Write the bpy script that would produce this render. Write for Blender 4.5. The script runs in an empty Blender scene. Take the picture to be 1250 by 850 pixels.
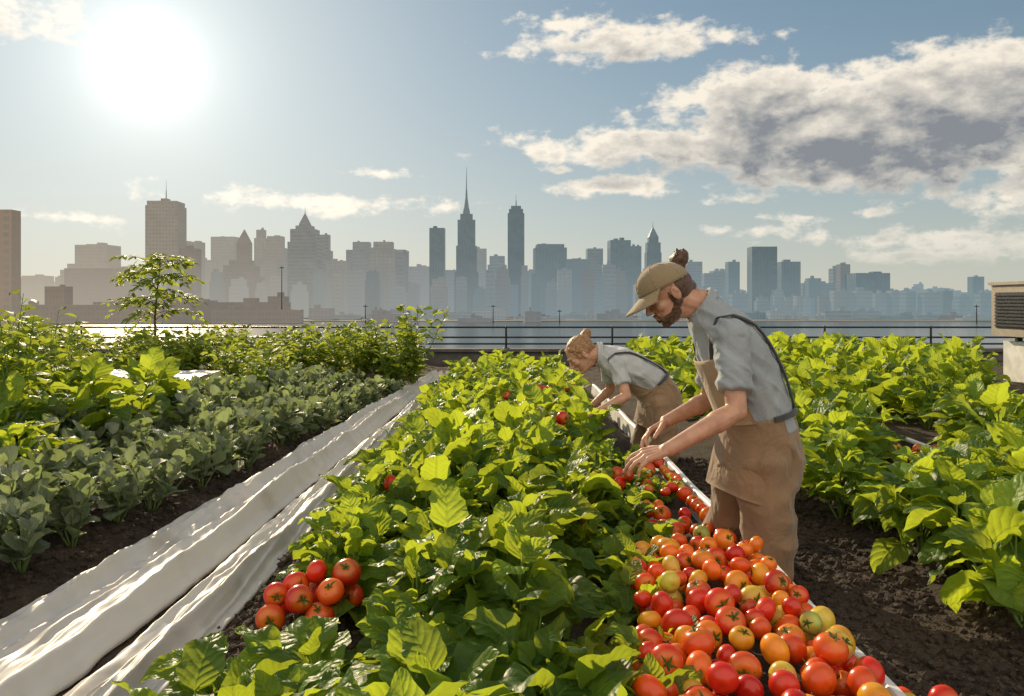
import bpy, math, random
from mathutils import Vector, Matrix, noise
random.seed(7)
R = random.random
def U(a, b): return a + (b - a) * R()
scene = bpy.context.scene
scene.view_settings.view_transform = 'Standard'
scene.view_settings.look = 'None'
scene.view_settings.exposure = 0
COL = scene.collection
H = 1.05
F = 972.0
def S(u, v, d):
    return Vector(((u - 625) * d / F, d, H - (v - 368) * d / F))

# ------------------------------------------------------------------ helpers
def link(o):
    COL.objects.link(o); return o
def tag(o, label, category, group=None, kind=None):
    o["label"] = label; o["category"] = category
    if group: o["group"] = group
    if kind: o["kind"] = kind
    return o

class MB:
    def __init__(s): s.v = []; s.f = []; s.uv = []; s.t = []; s.mi = []
    def ring_loft(s, rings, cap=True, mi=0):
        n = len(rings[0]); b = len(s.v)
        for r in rings: s.v.extend([tuple(p) for p in r])
        for i in range(len(rings) - 1):
            for j in range(n):
                k = (j + 1) % n
                s.f.append((b + i*n + j, b + i*n + k, b + (i+1)*n + k, b + (i+1)*n + j)); s.mi.append(mi)
        if cap:
            s.f.append(tuple(b + j for j in range(n - 1, -1, -1))); s.mi.append(mi)
            e = b + (len(rings) - 1) * n
            s.f.append(tuple(e + j for j in range(n))); s.mi.append(mi)
    def capsule(s, p0, p1, r0, r1, n=14, mi=0):
        p0 = Vector(p0); p1 = Vector(p1)
        d = (p1 - p0)
        if d.length < 1e-6: d = Vector((0, 0, 1e-5))
        t = d.normalized()
        a = t.orthogonal().normalized(); b_ = t.cross(a)
        rings = []
        for k in range(4):
            th = math.pi / 2 * (1 - (k + .25) / 4.25)
            c = p0 - t * r0 * math.sin(th); rr = r0 * math.cos(th)
            rings.append([c + (a * math.cos(2*math.pi*j/n) + b_ * math.sin(2*math.pi*j/n)) * rr for j in range(n)])
        for k in range(4):
            th = math.pi / 2 * (k) / 4.25
            c = p1 + t * r1 * math.sin(th); rr = r1 * math.cos(th)
            rings.append([c + (a * math.cos(2*math.pi*j/n) + b_ * math.sin(2*math.pi*j/n)) * rr for j in range(n)])
        s.ring_loft(rings, mi=mi)
    def chain(s, pts, rad, n=14):
        for i in range(len(pts) - 1): s.capsule(pts[i], pts[i+1], rad[i], rad[i+1], n)
    def ellipsoid(s, c, r, M=None, n=20, m=12, mi=0):
        c = Vector(c); rings = []
        for i in range(m):
            ph = -math.pi/2 + math.pi * (i + .4) / (m - .2)
            ring = []
            for j in range(n):
                a = 2 * math.pi * j / n
                p = Vector((r[0]*math.cos(ph)*math.cos(a), r[1]*math.cos(ph)*math.sin(a), r[2]*math.sin(ph)))
                if M: p = M @ p
                ring.append(c + p)
            rings.append(ring)
        s.ring_loft(rings, mi=mi)
    def box(s, x0, x1, y0, y1, z0, z1, top=1.0, mi=0):
        b = len(s.v); cx = (x0+x1)/2; cy = (y0+y1)/2
        for (x, y, z) in [(x0,y0,z0),(x1,y0,z0),(x1,y1,z0),(x0,y1,z0)]: s.v.append((x,y,z))
        for (x, y, z) in [(x0,y0,z1),(x1,y0,z1),(x1,y1,z1),(x0,y1,z1)]:
            s.v.append((cx+(x-cx)*top, cy+(y-cy)*top, z))
        for q in [(3,2,1,0),(4,5,6,7),(0,1,5,4),(1,2,6,5),(2,3,7,6),(3,0,4,7)]:
            s.f.append(tuple(b+i for i in q)); s.mi.append(mi)
    def grid(s, P, nu, nv, mi=0, closed=False):
        b = len(s.v)
        for i in range(nu):
            for j in range(nv): s.v.append(tuple(P(i/(nu-1), j/(nv-1))))
        for i in range(nu-1):
            for j in range(nv-1):
                s.f.append((b+i*nv+j, b+i*nv+j+1, b+(i+1)*nv+j+1, b+(i+1)*nv+j)); s.mi.append(mi)
    def xform(s, M, start=0):
        for i in range(start, len(s.v)): s.v[i] = tuple(M @ Vector(s.v[i]))
    def mesh(s, name, mats=(), smooth=True):
        me = bpy.data.meshes.new(name)
        me.from_pydata(s.v, [], s.f)
        if s.uv:
            l = me.uv_layers.new(name="UVMap")
            data = [0.0] * (2 * len(me.loops))
            for i, lp in enumerate(me.loops):
                u = s.uv[lp.vertex_index]; data[2*i] = u[0]; data[2*i+1] = u[1]
            l.data.foreach_set("uv", data)
            at = me.attributes.new("tint", 'FLOAT', 'POINT')
            at.data.foreach_set("value", s.t)
        for m in mats: me.materials.append(m)
        if len(mats) > 1: me.polygons.foreach_set("material_index", s.mi)
        if smooth: me.polygons.foreach_set("use_smooth", [True] * len(me.polygons))
        me.update()
        return me
    def obj(s, name, mats=(), smooth=True, parent=None):
        o = bpy.data.objects.new(name, s.mesh(name, mats, smooth)); link(o)
        if parent: o.parent = parent
        return o

def remesh(mb, name, mat, voxel, it=4, parent=None, origin=None, disp=None):
    if origin is not None: mb.xform(Matrix.Translation(-origin))
    o = mb.obj(name, [mat], True, None)
    m = o.modifiers.new("r", 'REMESH'); m.mode = 'VOXEL'; m.voxel_size = voxel; m.use_smooth_shade = True
    m2 = o.modifiers.new("s", 'SMOOTH'); m2.factor = .5; m2.iterations = it
    dg = bpy.context.evaluated_depsgraph_get(); dg.update()
    me = bpy.data.meshes.new_from_object(o.evaluated_get(dg))
    o.modifiers.clear()
    old = o.data; o.data = me; bpy.data.meshes.remove(old); me.name = name
    if not me.materials: me.materials.append(mat)
    if disp:
        nn = [v.normal.copy() for v in me.vertices]
        for v, q in zip(me.vertices, nn): v.co = v.co + q * disp(v.co)
    me.polygons.foreach_set("use_smooth", [True] * len(me.polygons))
    if parent: o.parent = parent
    return o

# ------------------------------------------------------------------ node helpers
def newmat(name):
    m = bpy.data.materials.new(name); m.use_nodes = True
    nt = m.node_tree; nt.nodes.clear()
    out = nt.nodes.new('ShaderNodeOutputMaterial')
    return m, nt, out
def setin(nt, sock, val):
    if isinstance(val, bpy.types.NodeSocket): nt.links.new(val, sock)
    elif val is not None:
        if isinstance(val, (tuple, list)) and len(val) == 3 and sock.type == 'RGBA': val = (*val, 1)
        sock.default_value = val
def M(nt, op, a, b=None, c=None, clamp=False):
    n = nt.nodes.new('ShaderNodeMath'); n.operation = op; n.use_clamp = clamp
    setin(nt, n.inputs[0], a)
    if b is not None: setin(nt, n.inputs[1], b)
    if c is not None: setin(nt, n.inputs[2], c)
    return n.outputs[0]
def VM(nt, op, a, b=None, c=None):
    n = nt.nodes.new('ShaderNodeVectorMath'); n.operation = op
    setin(nt, n.inputs[0], a)
    if b is not None: setin(nt, n.inputs[1], b)
    if c is not None: setin(nt, n.inputs[2], c)
    return n.outputs['Value'] if op in ('LENGTH', 'DOT_PRODUCT', 'DISTANCE') else n.outputs[0]
def VS(nt, a, k):
    n = nt.nodes.new('ShaderNodeVectorMath'); n.operation = 'SCALE'
    setin(nt, n.inputs[0], a); setin(nt, n.inputs['Scale'], k); return n.outputs[0]
def SS(nt, x, a, b, o0=0.0, o1=1.0):
    n = nt.nodes.new('ShaderNodeMapRange'); n.interpolation_type = 'SMOOTHSTEP'
    setin(nt, n.inputs['Value'], x); n.inputs['From Min'].default_value = a; n.inputs['From Max'].default_value = b
    n.inputs['To Min'].default_value = o0; n.inputs['To Max'].default_value = o1
    return n.outputs['Result']
def MIX(nt, f, a, b, blend='MIX'):
    n = nt.nodes.new('ShaderNodeMix'); n.data_type = 'RGBA'; n.blend_type = blend
    setin(nt, n.inputs[0], f); setin(nt, n.inputs[6], a); setin(nt, n.inputs[7], b)
    return n.outputs[2]
def NOISE(nt, vec, scale, detail=4, rough=.55, out='Fac', dist=0):
    n = nt.nodes.new('ShaderNodeTexNoise'); n.inputs['Scale'].default_value = scale
    n.inputs['Detail'].default_value = detail; n.inputs['Roughness'].default_value = rough
    n.inputs['Distortion'].default_value = dist
    if vec is not None: nt.links.new(vec, n.inputs['Vector'])
    return n.outputs[out]
def BUMP(nt, h, st=.3, dist=.01):
    n = nt.nodes.new('ShaderNodeBump'); n.inputs['Strength'].default_value = st; n.inputs['Distance'].default_value = dist
    nt.links.new(h, n.inputs['Height']); return n.outputs[0]
def PR(nt, color, rough=.6, normal=None, **kw):
    n = nt.nodes.new('ShaderNodeBsdfPrincipled')
    setin(nt, n.inputs['Base Color'], color); setin(nt, n.inputs['Roughness'], rough)
    if normal is not None: nt.links.new(normal, n.inputs['Normal'])
    for k, v in kw.items(): setin(nt, n.inputs[k.replace('_', ' ')], v)
    return n.outputs[0]
def ADDSH(nt, f, a, b):
    n = nt.nodes.new('ShaderNodeMixShader'); setin(nt, n.inputs[0], f)
    nt.links.new(a, n.inputs[1]); nt.links.new(b, n.inputs[2]); return n.outputs[0]
def OBJC(nt): return nt.nodes.new('ShaderNodeTexCoord').outputs['Object']

def mat_plain(name, col, rough=.6, var=.15, scale=20, bump=.2, bdist=.004, **kw):
    m, nt, out = newmat(name)
    oc = OBJC(nt)
    n = NOISE(nt, oc, scale, 4)
    c = MIX(nt, SS(nt, n, .3, .7), tuple(x*(1-var) for x in col), tuple(min(1, x*(1+var)) for x in col))
    n2 = NOISE(nt, oc, scale*6, 2)
    s = PR(nt, c, rough, BUMP(nt, n2, bump, bdist), **kw)
    nt.links.new(s, out.inputs[0]); return m

def mat_cloth(name, col, wr=.35):
    m, nt, out = newmat(name)
    oc = OBJC(nt)
    wv = NOISE(nt, VM(nt, 'MULTIPLY', oc, (1, 1, .75)), 9, 3, .5, dist=.8)
    fine = NOISE(nt, oc, 300, 2)
    big = NOISE(nt, oc, 5, 3)
    c = MIX(nt, SS(nt, big, .3, .75), tuple(x*.86 for x in col), tuple(min(1, x*1.08) for x in col))
    c = MIX(nt, SS(nt, fine, .35, .75), c, MIX(nt, .18, c, (0, 0, 0)))
    h = M(nt, 'ADD', wv, M(nt, 'MULTIPLY', fine, .02))
    s = PR(nt, c, .85, BUMP(nt, h, wr, .07), Sheen_Weight=.35)
    t = nt.nodes.new('ShaderNodeBsdfTranslucent'); setin(nt, t.inputs[0], c)
    nt.links.new(ADDSH(nt, .12, s, t.outputs[0]), out.inputs[0]); return m

def mat_leaf(name, dark, light, trans, tfac=.42, rough=.5, veins=7.0, spec=.35):
    m, nt, out = newmat(name)
    tc = nt.nodes.new('ShaderNodeTexCoord'); uv = tc.outputs['UV']; oc = tc.outputs['Object']
    sep = nt.nodes.new('ShaderNodeSeparateXYZ'); nt.links.new(uv, sep.inputs[0])
    au = M(nt, 'ABSOLUTE', M(nt, 'SUBTRACT', sep.outputs[0], .5))
    mid = SS(nt, au, .012, .05, 1, 0)
    wv = M(nt, 'ABSOLUTE', M(nt, 'SINE', M(nt, 'MULTIPLY', M(nt, 'SUBTRACT', sep.outputs[1], M(nt, 'MULTIPLY', au, .55)), veins * math.pi)))
    side = SS(nt, wv, .0, .22, 1, 0)
    vein = M(nt, 'MAXIMUM', mid, M(nt, 'MULTIPLY', side, .4))
    at = nt.nodes.new('ShaderNodeAttribute'); at.attribute_name = 'tint'
    oi = nt.nodes.new('ShaderNodeObjectInfo')
    nz = NOISE(nt, oc, 16, 3)
    k = M(nt, 'ADD', M(nt, 'MULTIPLY', at.outputs['Fac'], .65), M(nt, 'ADD', M(nt, 'MULTIPLY', nz, .45), M(nt, 'MULTIPLY', oi.outputs['Random'], .3)))
    k = SS(nt, k, .3, 1.05)
    c = MIX(nt, k, dark, light)
    c = MIX(nt, M(nt, 'MULTIPLY', vein, .28), c, tuple(min(1, x*1.8+.02) for x in light))
    tcol = MIX(nt, k, tuple(x*.58 for x in trans), trans)
    tcol = MIX(nt, M(nt, 'MULTIPLY', vein, .4), tcol, tuple(x*.5 for x in trans))
    h = M(nt, 'ADD', M(nt, 'MULTIPLY', wv, .45), M(nt, 'ADD', M(nt, 'MULTIPLY', nz, 2.2), M(nt, 'MULTIPLY', mid, -.5)))
    b = BUMP(nt, h, .55, .008)
    s = PR(nt, c, rough, b, Specular_IOR_Level=spec)
    t = nt.nodes.new('ShaderNodeBsdfTranslucent'); nt.links.new(tcol, t.inputs[0]); nt.links.new(b, t.inputs[1])
    nt.links.new(ADDSH(nt, tfac, s, t.outputs[0]), out.inputs[0]); return m

# ------------------------------------------------------------------ camera
cam = bpy.data.cameras.new("camera"); camo = link(bpy.data.objects.new("camera", cam))
cam.lens = 28; cam.sensor_width = 36; cam.clip_start = .05; cam.clip_end = 60000
cam.shift_y = -57 / 1250
camo.location = (0, 0, H); camo.rotation_euler = (math.radians(90), 0, 0)
scene.camera = camo

# ------------------------------------------------------------------ sun + world
AZ = math.atan2(-445, 972); EL = math.atan2(288, math.hypot(445, 972))
LEL = math.radians(22)
sd = Vector((math.sin(AZ)*math.cos(EL), math.cos(AZ)*math.cos(EL), math.sin(EL)))
ld = Vector((math.sin(AZ)*math.cos(LEL), math.cos(AZ)*math.cos(LEL), math.sin(LEL)))
sl = bpy.data.lights.new("sun", 'SUN'); sl.energy = 5.0; sl.angle = math.radians(.6); sl.color = (1, .81, .54)
so = link(bpy.data.objects.new("sun", sl)); so.rotation_euler = ld.to_track_quat('Z', 'Y').to_euler(); so.location = ld*50

w = bpy.data.worlds.new("World"); scene.world = w; w.use_nodes = True
nt = w.node_tree; nt.nodes.clear()
wo = nt.nodes.new('ShaderNodeOutputWorld')
sky = nt.nodes.new('ShaderNodeTexSky'); sky.sky_type = 'NISHITA'; sky.sun_disc = False
sky.sun_elevation = LEL; sky.sun_rotation = AZ; sky.air_density = 1.0; sky.dust_density = .35; sky.ozone_density = 1.6
base = VS(nt, sky.outputs[0], .10)
den = VM(nt, 'MULTIPLY_ADD', base, (1.25, 1.15, 1.0), (1, 1, 1))
base = VM(nt, 'DIVIDE', base, den)
base = VM(nt, 'MULTIPLY', base, (1.0, 1.16, 1.16))
dirv = nt.nodes.new('ShaderNodeTexCoord').outputs['Generated']
dirn = VM(nt, 'NORMALIZE', dirv)
sp = nt.nodes.new('ShaderNodeSeparateXYZ'); nt.links.new(dirn, sp.inputs[0])
dot = M(nt, 'MAXIMUM', VM(nt, 'DOT_PRODUCT', dirn, tuple(sd)), 0.0)
def glow(p, amp, col):
    return VS(nt, col, M(nt, 'MULTIPLY', M(nt, 'POWER', dot, p), amp))
g = VM(nt, 'ADD', glow(1500, 1.2, (1, .97, .90)), glow(240, .33, (1, .96, .86)))
g = VM(nt, 'ADD', g, VM(nt, 'ADD', glow(40, .15, (1, .93, .80)), glow(10, .11, (1, .92, .78))))
hz = M(nt, 'EXPONENT', M(nt, 'MULTIPLY', M(nt, 'ABSOLUTE', sp.outputs[2]), -8.0))
skyc = VM(nt, 'ADD', base, g)
hzcol = MIX(nt, M(nt, 'POWER', dot, 6.0), (.63, .61, .53), (.86, .76, .61))
skyc = MIX(nt, M(nt, 'MULTIPLY', hz, .8), skyc, hzcol)
uaz = M(nt, 'MULTIPLY', M(nt, 'ARCTAN2', sp.outputs[0], sp.outputs[1]), 57.2958)
vel = M(nt, 'MULTIPLY', M(nt, 'ARCSINE', sp.outputs[2]), 57.2958)
cb = nt.nodes.new('ShaderNodeCombineXYZ'); nt.links.new(uaz, cb.inputs[0]); nt.links.new(vel, cb.inputs[1])
def aed(px, py):
    return math.degrees(math.atan2(px-625, F)), math.degrees(math.atan2(368-py, math.hypot(F, px-625)))
CL = [(1020,162,250,50,1.5),(1165,132,200,64,1.6),(810,178,200,26,1.1),(1080,198,200,32,1.35),(745,228,80,14,.85),(930,118,110,40,1.25),
      (765,52,140,24,1.0),(700,28,75,15,.75),(915,243,50,10,.75),(985,265,70,7,.5),(1190,288,170,18,.8),(925,280,55,9,.55),
      (385,248,170,15,.65),(470,213,48,8,.55),(682,208,26,8,.6),(20,20,90,30,.6),(90,268,90,10,.5),(1130,312,140,9,.5),
      (1500,170,240,85,1.3)]
def clouds(vec, det):
    nz = NOISE(nt, VM(nt, 'MULTIPLY', vec, (1, 1.6, 1)), .34, det, .60)
    tot = None
    for (px, py, a, b, wgt) in CL:
        u0, v0 = aed(px, py); a_ = a*.0545; b_ = b*.0545
        q = VM(nt, 'MULTIPLY_ADD', vec, (1/a_, 1/b_, 0), (-u0/a_, -v0/b_, 0))
        m = M(nt, 'MULTIPLY_ADD', VM(nt, 'LENGTH', q), -wgt*.75, wgt)
        tot = m if tot is None else M(nt, 'MAXIMUM', tot, m)
    return M(nt, 'ADD', M(nt, 'MAXIMUM', tot, -.6), M(nt, 'MULTIPLY', M(nt, 'SUBTRACT', nz, .5), 2.5)), nz
d1, n1 = clouds(cb.outputs[0], 8)
d2, n2 = clouds(VM(nt, 'ADD', cb.outputs[0], (-.7, 1.6, 0)), 4)
alpha = SS(nt, d1, .12, .62)
lit = M(nt, 'SUBTRACT', d1, d2)
thick = SS(nt, d1, .25, 1.10)
shade = M(nt, 'ADD', M(nt, 'MULTIPLY', thick, .92), M(nt, 'MULTIPLY', lit, -.65), clamp=True)
ccol = MIX(nt, shade, (.98, .89, .75), (.245, .265, .29))
ccol = VM(nt, 'ADD', ccol, glow(14, .25, (1, .93, .8)))
alpha = M(nt, 'MULTIPLY', alpha, SS(nt, vel, .2, 7, .25, .96))
skyc = MIX(nt, alpha, skyc, ccol)
fill_bank = M(nt, 'MULTIPLY', SS(nt, sp.outputs[1], .25, -.5), SS(nt, sp.outputs[2], -.02, .15))  # unseen bright cloud bank, added behind the camera as fill light
fill_bank = M(nt, 'MULTIPLY', fill_bank, SS(nt, n1, .25, .6, .55, 1))
skyc = MIX(nt, fill_bank, skyc, (1.42, 1.25, 1.02))
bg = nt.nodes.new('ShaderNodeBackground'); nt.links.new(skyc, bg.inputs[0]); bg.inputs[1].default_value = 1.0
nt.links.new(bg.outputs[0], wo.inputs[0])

# ------------------------------------------------------------------ materials
def mat_soil():
    m, nt, out = newmat("soil")
    oc = OBJC(nt)
    a = NOISE(nt, oc, 3, 4); b = NOISE(nt, oc, 38, 6, .65); c3 = NOISE(nt, oc, 140, 2)
    c = MIX(nt, SS(nt, a, .3, .7), (.045, .030, .020), (.085, .058, .038))
    c = MIX(nt, SS(nt, b, .5, .72), c, (.15, .105, .070))
    c = MIX(nt, SS(nt, c3, .68, .75), c, (.32, .26, .19))
    h = M(nt, 'ADD', b, M(nt, 'MULTIPLY', c3, .4))
    nt.links.new(PR(nt, c, .92, BUMP(nt, h, 1.0, .045)), out.inputs[0]); return m
SOIL = mat_soil()
LEAF_A = mat_leaf("green_leaf", (.044, .108, .018), (.125, .225, .028), (.72, .84, .05), .50, .45, 7, .35)
LEAF_B = mat_leaf("sage_leaf", (.12, .165, .105), (.26, .29, .195), (.50, .62, .20), .36, .5, 9, .4)
LEAF_C = mat_leaf("bush_leaf", (.06, .125, .02), (.14, .215, .03), (.66, .76, .07), .5, .5)
STEM = mat_plain("green_stem", (.12, .2, .045), .5)
BARK = mat_plain("bark", (.13, .09, .06), .85)

def mat_tomato():
    m, nt, out = newmat("tomato_skin")
    oi = nt.nodes.new('ShaderNodeObjectInfo'); oc = OBJC(nt)
    sx = nt.nodes.new('ShaderNodeSeparateXYZ'); nt.links.new(oc, sx.inputs[0])
    top = SS(nt, sx.outputs[2], .012, .040)
    c = MIX(nt, M(nt, 'MULTIPLY', top, .30), oi.outputs['Color'], (.72, .40, .03))
    c = MIX(nt, M(nt, 'MULTIPLY', SS(nt, NOISE(nt, oc, 22, 3), .4, .75), .4), c, VM(nt, 'MULTIPLY', c, (1.1, 2.1, 1.2)))
    s = PR(nt, c, .27, None, Specular_IOR_Level=.5, Coat_Weight=.15, Coat_Roughness=.15)
    t = nt.nodes.new('ShaderNodeBsdfTranslucent'); nt.links.new(c, t.inputs[0])
    nt.links.new(ADDSH(nt, .12, s, t.outputs[0]), out.inputs[0]); return m
TOM = mat_tomato()
CAL = mat_leaf("calyx_green", (.05, .12, .02), (.11, .2, .03), (.3, .4, .05), .25)

# ------------------------------------------------------------------ ground
def sst(a, b, x):
    t = max(0, min(1, (x-a)/(b-a))); return t*t*(3-2*t)
def gz(x, y):
    e = .10 * noise.noise(Vector((y*.6, 3, 0)))
    z = .055 * sst(-.95, -.78, x) * (1 - sst(.80, .88, x))
    z += .075 * (1 - sst(-1.72+e, -1.45+e, x - max(0, (y-3)*.02)))
    z += .06 * sst(1.42+e, 1.7+e, x)
    z += .016 * noise.noise(Vector((x*4, y*4, 0))) + .014 * noise.noise(Vector((x*13, y*13, 2)))
    return z
def build_ground():
    mb = MB()
    xs = [-30, -18, -12, -8] + [-6 + i*.06 for i in range(int((-2.6+6)/.06))] + [-2.6 + i*.025 for i in range(int(5.2/.025))] + [2.6 + i*.06 for i in range(int(3.4/.06))] + [6, 8, 12, 18, 30]
    ys = [-6, -2, 0, .6] + [1.2 + i*.025 for i in range(int(3.6/.025))] + [4.8 + i*.08 for i in range(int(7.7/.08))] + [12.6, 13.4]
    nx = len(xs)
    for y in ys:
        for x in xs: mb.v.append((x, y, gz(x, y)))
    for i in range(len(ys)-1):
        for j in range(nx-1):
            mb.f.append((i*nx+j, i*nx+j+1, (i+1)*nx+j+1, (i+1)*nx+j)); mb.mi.append(0)
    o = mb.obj("ground", [SOIL]); return tag(o, "dark brown soil ground of the rooftop farm", "ground", kind="structure")
build_ground()

def clods():
    mb = MB()
    ico = [(0,0,1),(.89,0,.45),(.28,.85,.45),(-.72,.53,.45),(-.72,-.53,.45),(.28,-.85,.45),(.72,.53,-.45),(-.28,.85,-.45),(-.89,0,-.45),(-.28,-.85,-.45),(.72,-.53,-.45),(0,0,-1)]
    fc = [(0,1,2),(0,2,3),(0,3,4),(0,4,5),(0,5,1),(1,6,2),(2,7,3),(3,8,4),(4,9,5),(5,10,1),(2,6,7),(3,7,8),(4,8,9),(5,9,10),(1,10,6),(11,7,6),(11,8,7),(11,9,8),(11,10,9),(11,6,10)]
    for k in range(26000):
        q = R()
        if q < .66: x = U(.94, 2.4); y = 1.7 + (U(0, 1)**1.4)*3.6
        elif q < .82: x = U(-1.95, -1.45); y = U(2.2, 7)
        else: x = U(-.98, -.3); y = U(1.6, 3.4)
        r = .0035 + .018 * R()**4
        z = gz(x, y) + r*.3; b = len(mb.v)
        sx, sy, sz = U(.7,1.3), U(.7,1.3), U(.6,1)
        for p in ico:
            j = U(.75, 1.25); mb.v.append((x+p[0]*r*sx*j, y+p[1]*r*sy*j, z+p[2]*r*sz*j))
        for f in fc: mb.f.append(tuple(b+i for i in f)); mb.mi.append(0)
    o = mb.obj("soil_clods", [SOIL], False); tag(o, "loose clods and crumbs of dark soil", "soil", kind="stuff")
clods()

# ------------------------------------------------------------------ leaves & plants
def leaf(mb, p, az, pit, roll, L, W, curl, fold, wave, nl=8, nw=6, shape=0, petiole=.0, pr=.0025, crk=.0):
    h = Vector((math.cos(az), math.sin(az), 0)); zz = Vector((0, 0, 1))
    lat = h.cross(zz)
    tint = R(); pos = Vector(p)
    if petiole > 0:
        pp = pit + .5
        q = pos + (h*math.cos(pp) + zz*math.sin(pp)) * petiole
        n0 = len(mb.v); mb.capsule(pos, q, pr, pr*.8, 5)
        for _ in range(len(mb.v)-n0): mb.uv.append((.5, .5)); mb.t.append(.9)
        pos = q
    b = len(mb.v); ph = U(0, 6.28); fr = U(7, 13); side = U(-.35, .35)
    for i in range(nl+1):
        u = i/nl
        phi = pit - curl*u
        t = h*math.cos(phi) + zz*math.sin(phi)
        n = -h*math.sin(phi) + zz*math.cos(phi)
        cr, sr = math.cos(roll + side*u), math.sin(roll + side*u)
        la = lat*cr + n*sr; no = n*cr - lat*sr
        if shape == 0: ww = W * (math.sin(math.pi * min(1, u**.72)) ** .85) * (1 - .25*u)
        elif shape == 1: ww = W * (math.sin(math.pi * min(1, u**.95)) ** .6)
        elif shape == 3: ww = W * (math.sin(math.pi * min(1, u**.74)) ** .72) * (1 - .28*u)
        else: ww = W * (math.sin(math.pi * u**.8)) 
        if i == nl: ww = 0.0005
        for j in range(nw+1):
            v = j/nw*2-1
            wv = wave * math.sin(fr*u + ph + (2 if v > 0 else 0)) * abs(v)**1.5 * (W) * min(1, 3*(1-u))
            if crk: wv += crk*W*noise.noise(Vector((v*2.2+ph*3, u*6, ph)))
            q = pos + la*(v*ww*(1+.08*math.sin(fr*2*u+ph))) + no*(fold*abs(v)*ww - .15*ww*v*v + wv)
            mb.v.append(tuple(q)); mb.uv.append((j/nw, u)); mb.t.append(tint)
        pos = pos + t*(L/nl)
    for i in range(nl):
        for j in range(nw):
            mb.f.append((b+i*(nw+1)+j, b+i*(nw+1)+j+1, b+(i+1)*(nw+1)+j+1, b+(i+1)*(nw+1)+j)); mb.mi.append(0)
def stem(mb, pts, r0, r1, mi=1, n=6):
    k = len(pts)-1
    for i in range(k):
        n0 = len(mb.v); mb.capsule(pts[i], pts[i+1], r0+(r1-r0)*i/k, r0+(r1-r0)*(i+1)/k, n, mi)
        for _ in range(len(mb.v)-n0): mb.uv.append((.5,.5)); mb.t.append(.5)

def plant_A(seed, ht=.42, nst=5, big=1.0, nlv=9, wide=1.0, shape=0, nl=8, crk=0, pmin=.05):
    random.seed(seed); mb = MB()
    for s in range(nst):
        a = 2*math.pi*s/nst + U(-.4, .4); out = U(.04, .17) if s else .01
        hh = ht*U(.65, 1.05) if s else ht
        pts = [Vector((math.cos(a)*out*(t**.8), math.sin(a)*out*(t**.8), hh*t*.88 - .03)) + Vector((U(-.008,.008), U(-.008,.008), 0)) for t in (0, .25, .5, .75, 1)]
        stem(mb, pts, .006, .003)
        for k in range(nlv):
            t = .22 + .78*k/(nlv-1)
            i = min(3, int(t*4)); p = pts[i].lerp(pts[i+1], t*4-i)
            az = a + k*2.4 + U(-.4, .4)
            if s and math.cos(az-a) < -.3: az = a + U(-1.3, 1.3)
            L = (.17 if t < .8 else .13)*U(.6, 1.2)*big
            pit = U(pmin, .9) if t < .85 else U(.6, 1.4)
            leaf(mb, p, az, pit, U(-.7, .7), L, L*U(.29, .38)*wide, U(.4, 1.7), U(.15, .55), U(.08, .24), nl, 6, shape, U(.03, .06), crk=crk)
    return mb.mesh("pepper_plant", [LEAF_A, STEM])
def plant_B(seed, ht=.29):
    random.seed(seed); mb = MB()
    for s in range(8):
        a = 2*math.pi*s/8 + U(-.3, .3); out = U(.05, .18) if s > 1 else .02
        hh = ht*U(.6, 1.0)
        pts = [Vector((math.cos(a)*out*t, math.sin(a)*out*t, hh*t - .03)) for t in (0, .33, .66, 1)]
        stem(mb, pts, .004, .0025)
        for k in range(8):
            t = .35 + .65*k/7; i = min(2, int(t*3)); p = pts[i].lerp(pts[i+1], t*3-i)
            L = U(.08, .14)*(1.1-.3*(k/7))
            leaf(mb, p, a + k*2.4+U(-.3,.3), U(.3, 1.2) + .4*(k/7), U(-.6, .6), L, L*U(.27, .38), U(.2, 1.2), U(.15, .5), U(.04, .14), 6, 4, 1, U(.01, .03), .002, crk=.2)
    return mb.mesh("sage_plant", [LEAF_B, STEM])
def plant_C(seed, ht=.6, n=170, rad=.28):
    random.seed(seed); mb = MB()
    for s in range(12):
        a = U(0, 6.28); out = U(.05, rad); hh = ht*U(.55, 1.05)
        pts = [Vector((math.cos(a)*out*t**1.3, math.sin(a)*out*t**1.3, hh*t-.03)) + Vector((U(-.015,.015), U(-.015,.015), 0)) for t in (0, .25, .5, .75, 1)]
        stem(mb, pts, .006, .002)
        for k in range(n//12):
            t = .2 + .8*R(); i = min(3, int(t*4)); p = pts[i].lerp(pts[i+1], t*4-i)
            L = U(.07, .14)
            leaf(mb, p, U(0, 6.28), U(-.1, .9), U(-.6, .6), L, L*U(.26, .36), U(.4, 1.4), .3, .06, 5, 2, 0, U(.02, .06), .0018)
    return mb.mesh("leafy_bush", [LEAF_C, STEM])
PA = [plant_A(100+i, .40, 5, 1.05, 8, 1.08) for i in range(6)]
PL = [plant_A(150+i, .40, 6, 1.26, 7, 1.16, 3, 10, .20) for i in range(7)]
PN = [plant_A(180+i, .22, 5, 1.28, 6, 1.20, 3, 12, .14, .2) for i in range(5)]
PB = [plant_B(200+i) for i in range(6)]
PC = [plant_C(300+i) for i in range(4)]
random.seed(11)
def put(me, name, x, y, sc, label, cat, group, zs=1.0, tilt=.10):
    o = bpy.data.objects.new(name, me); link(o)
    o.location = (x, y, gz(x, y)); o.rotation_euler = (U(-tilt, tilt), U(-tilt, tilt), U(0, 6.28)); o.scale = (sc, sc, sc*zs)
    return tag(o, label, cat, group)
LA = "bright green leafy pepper plant growing in dark soil"
def inpeople(x, y):
    return (.62 < x and 2.75 < y < 3.6) or (.60 < x and 4.75 < y < 5.6)
GC = "plants in the middle bed"
y = 1.46
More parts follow.
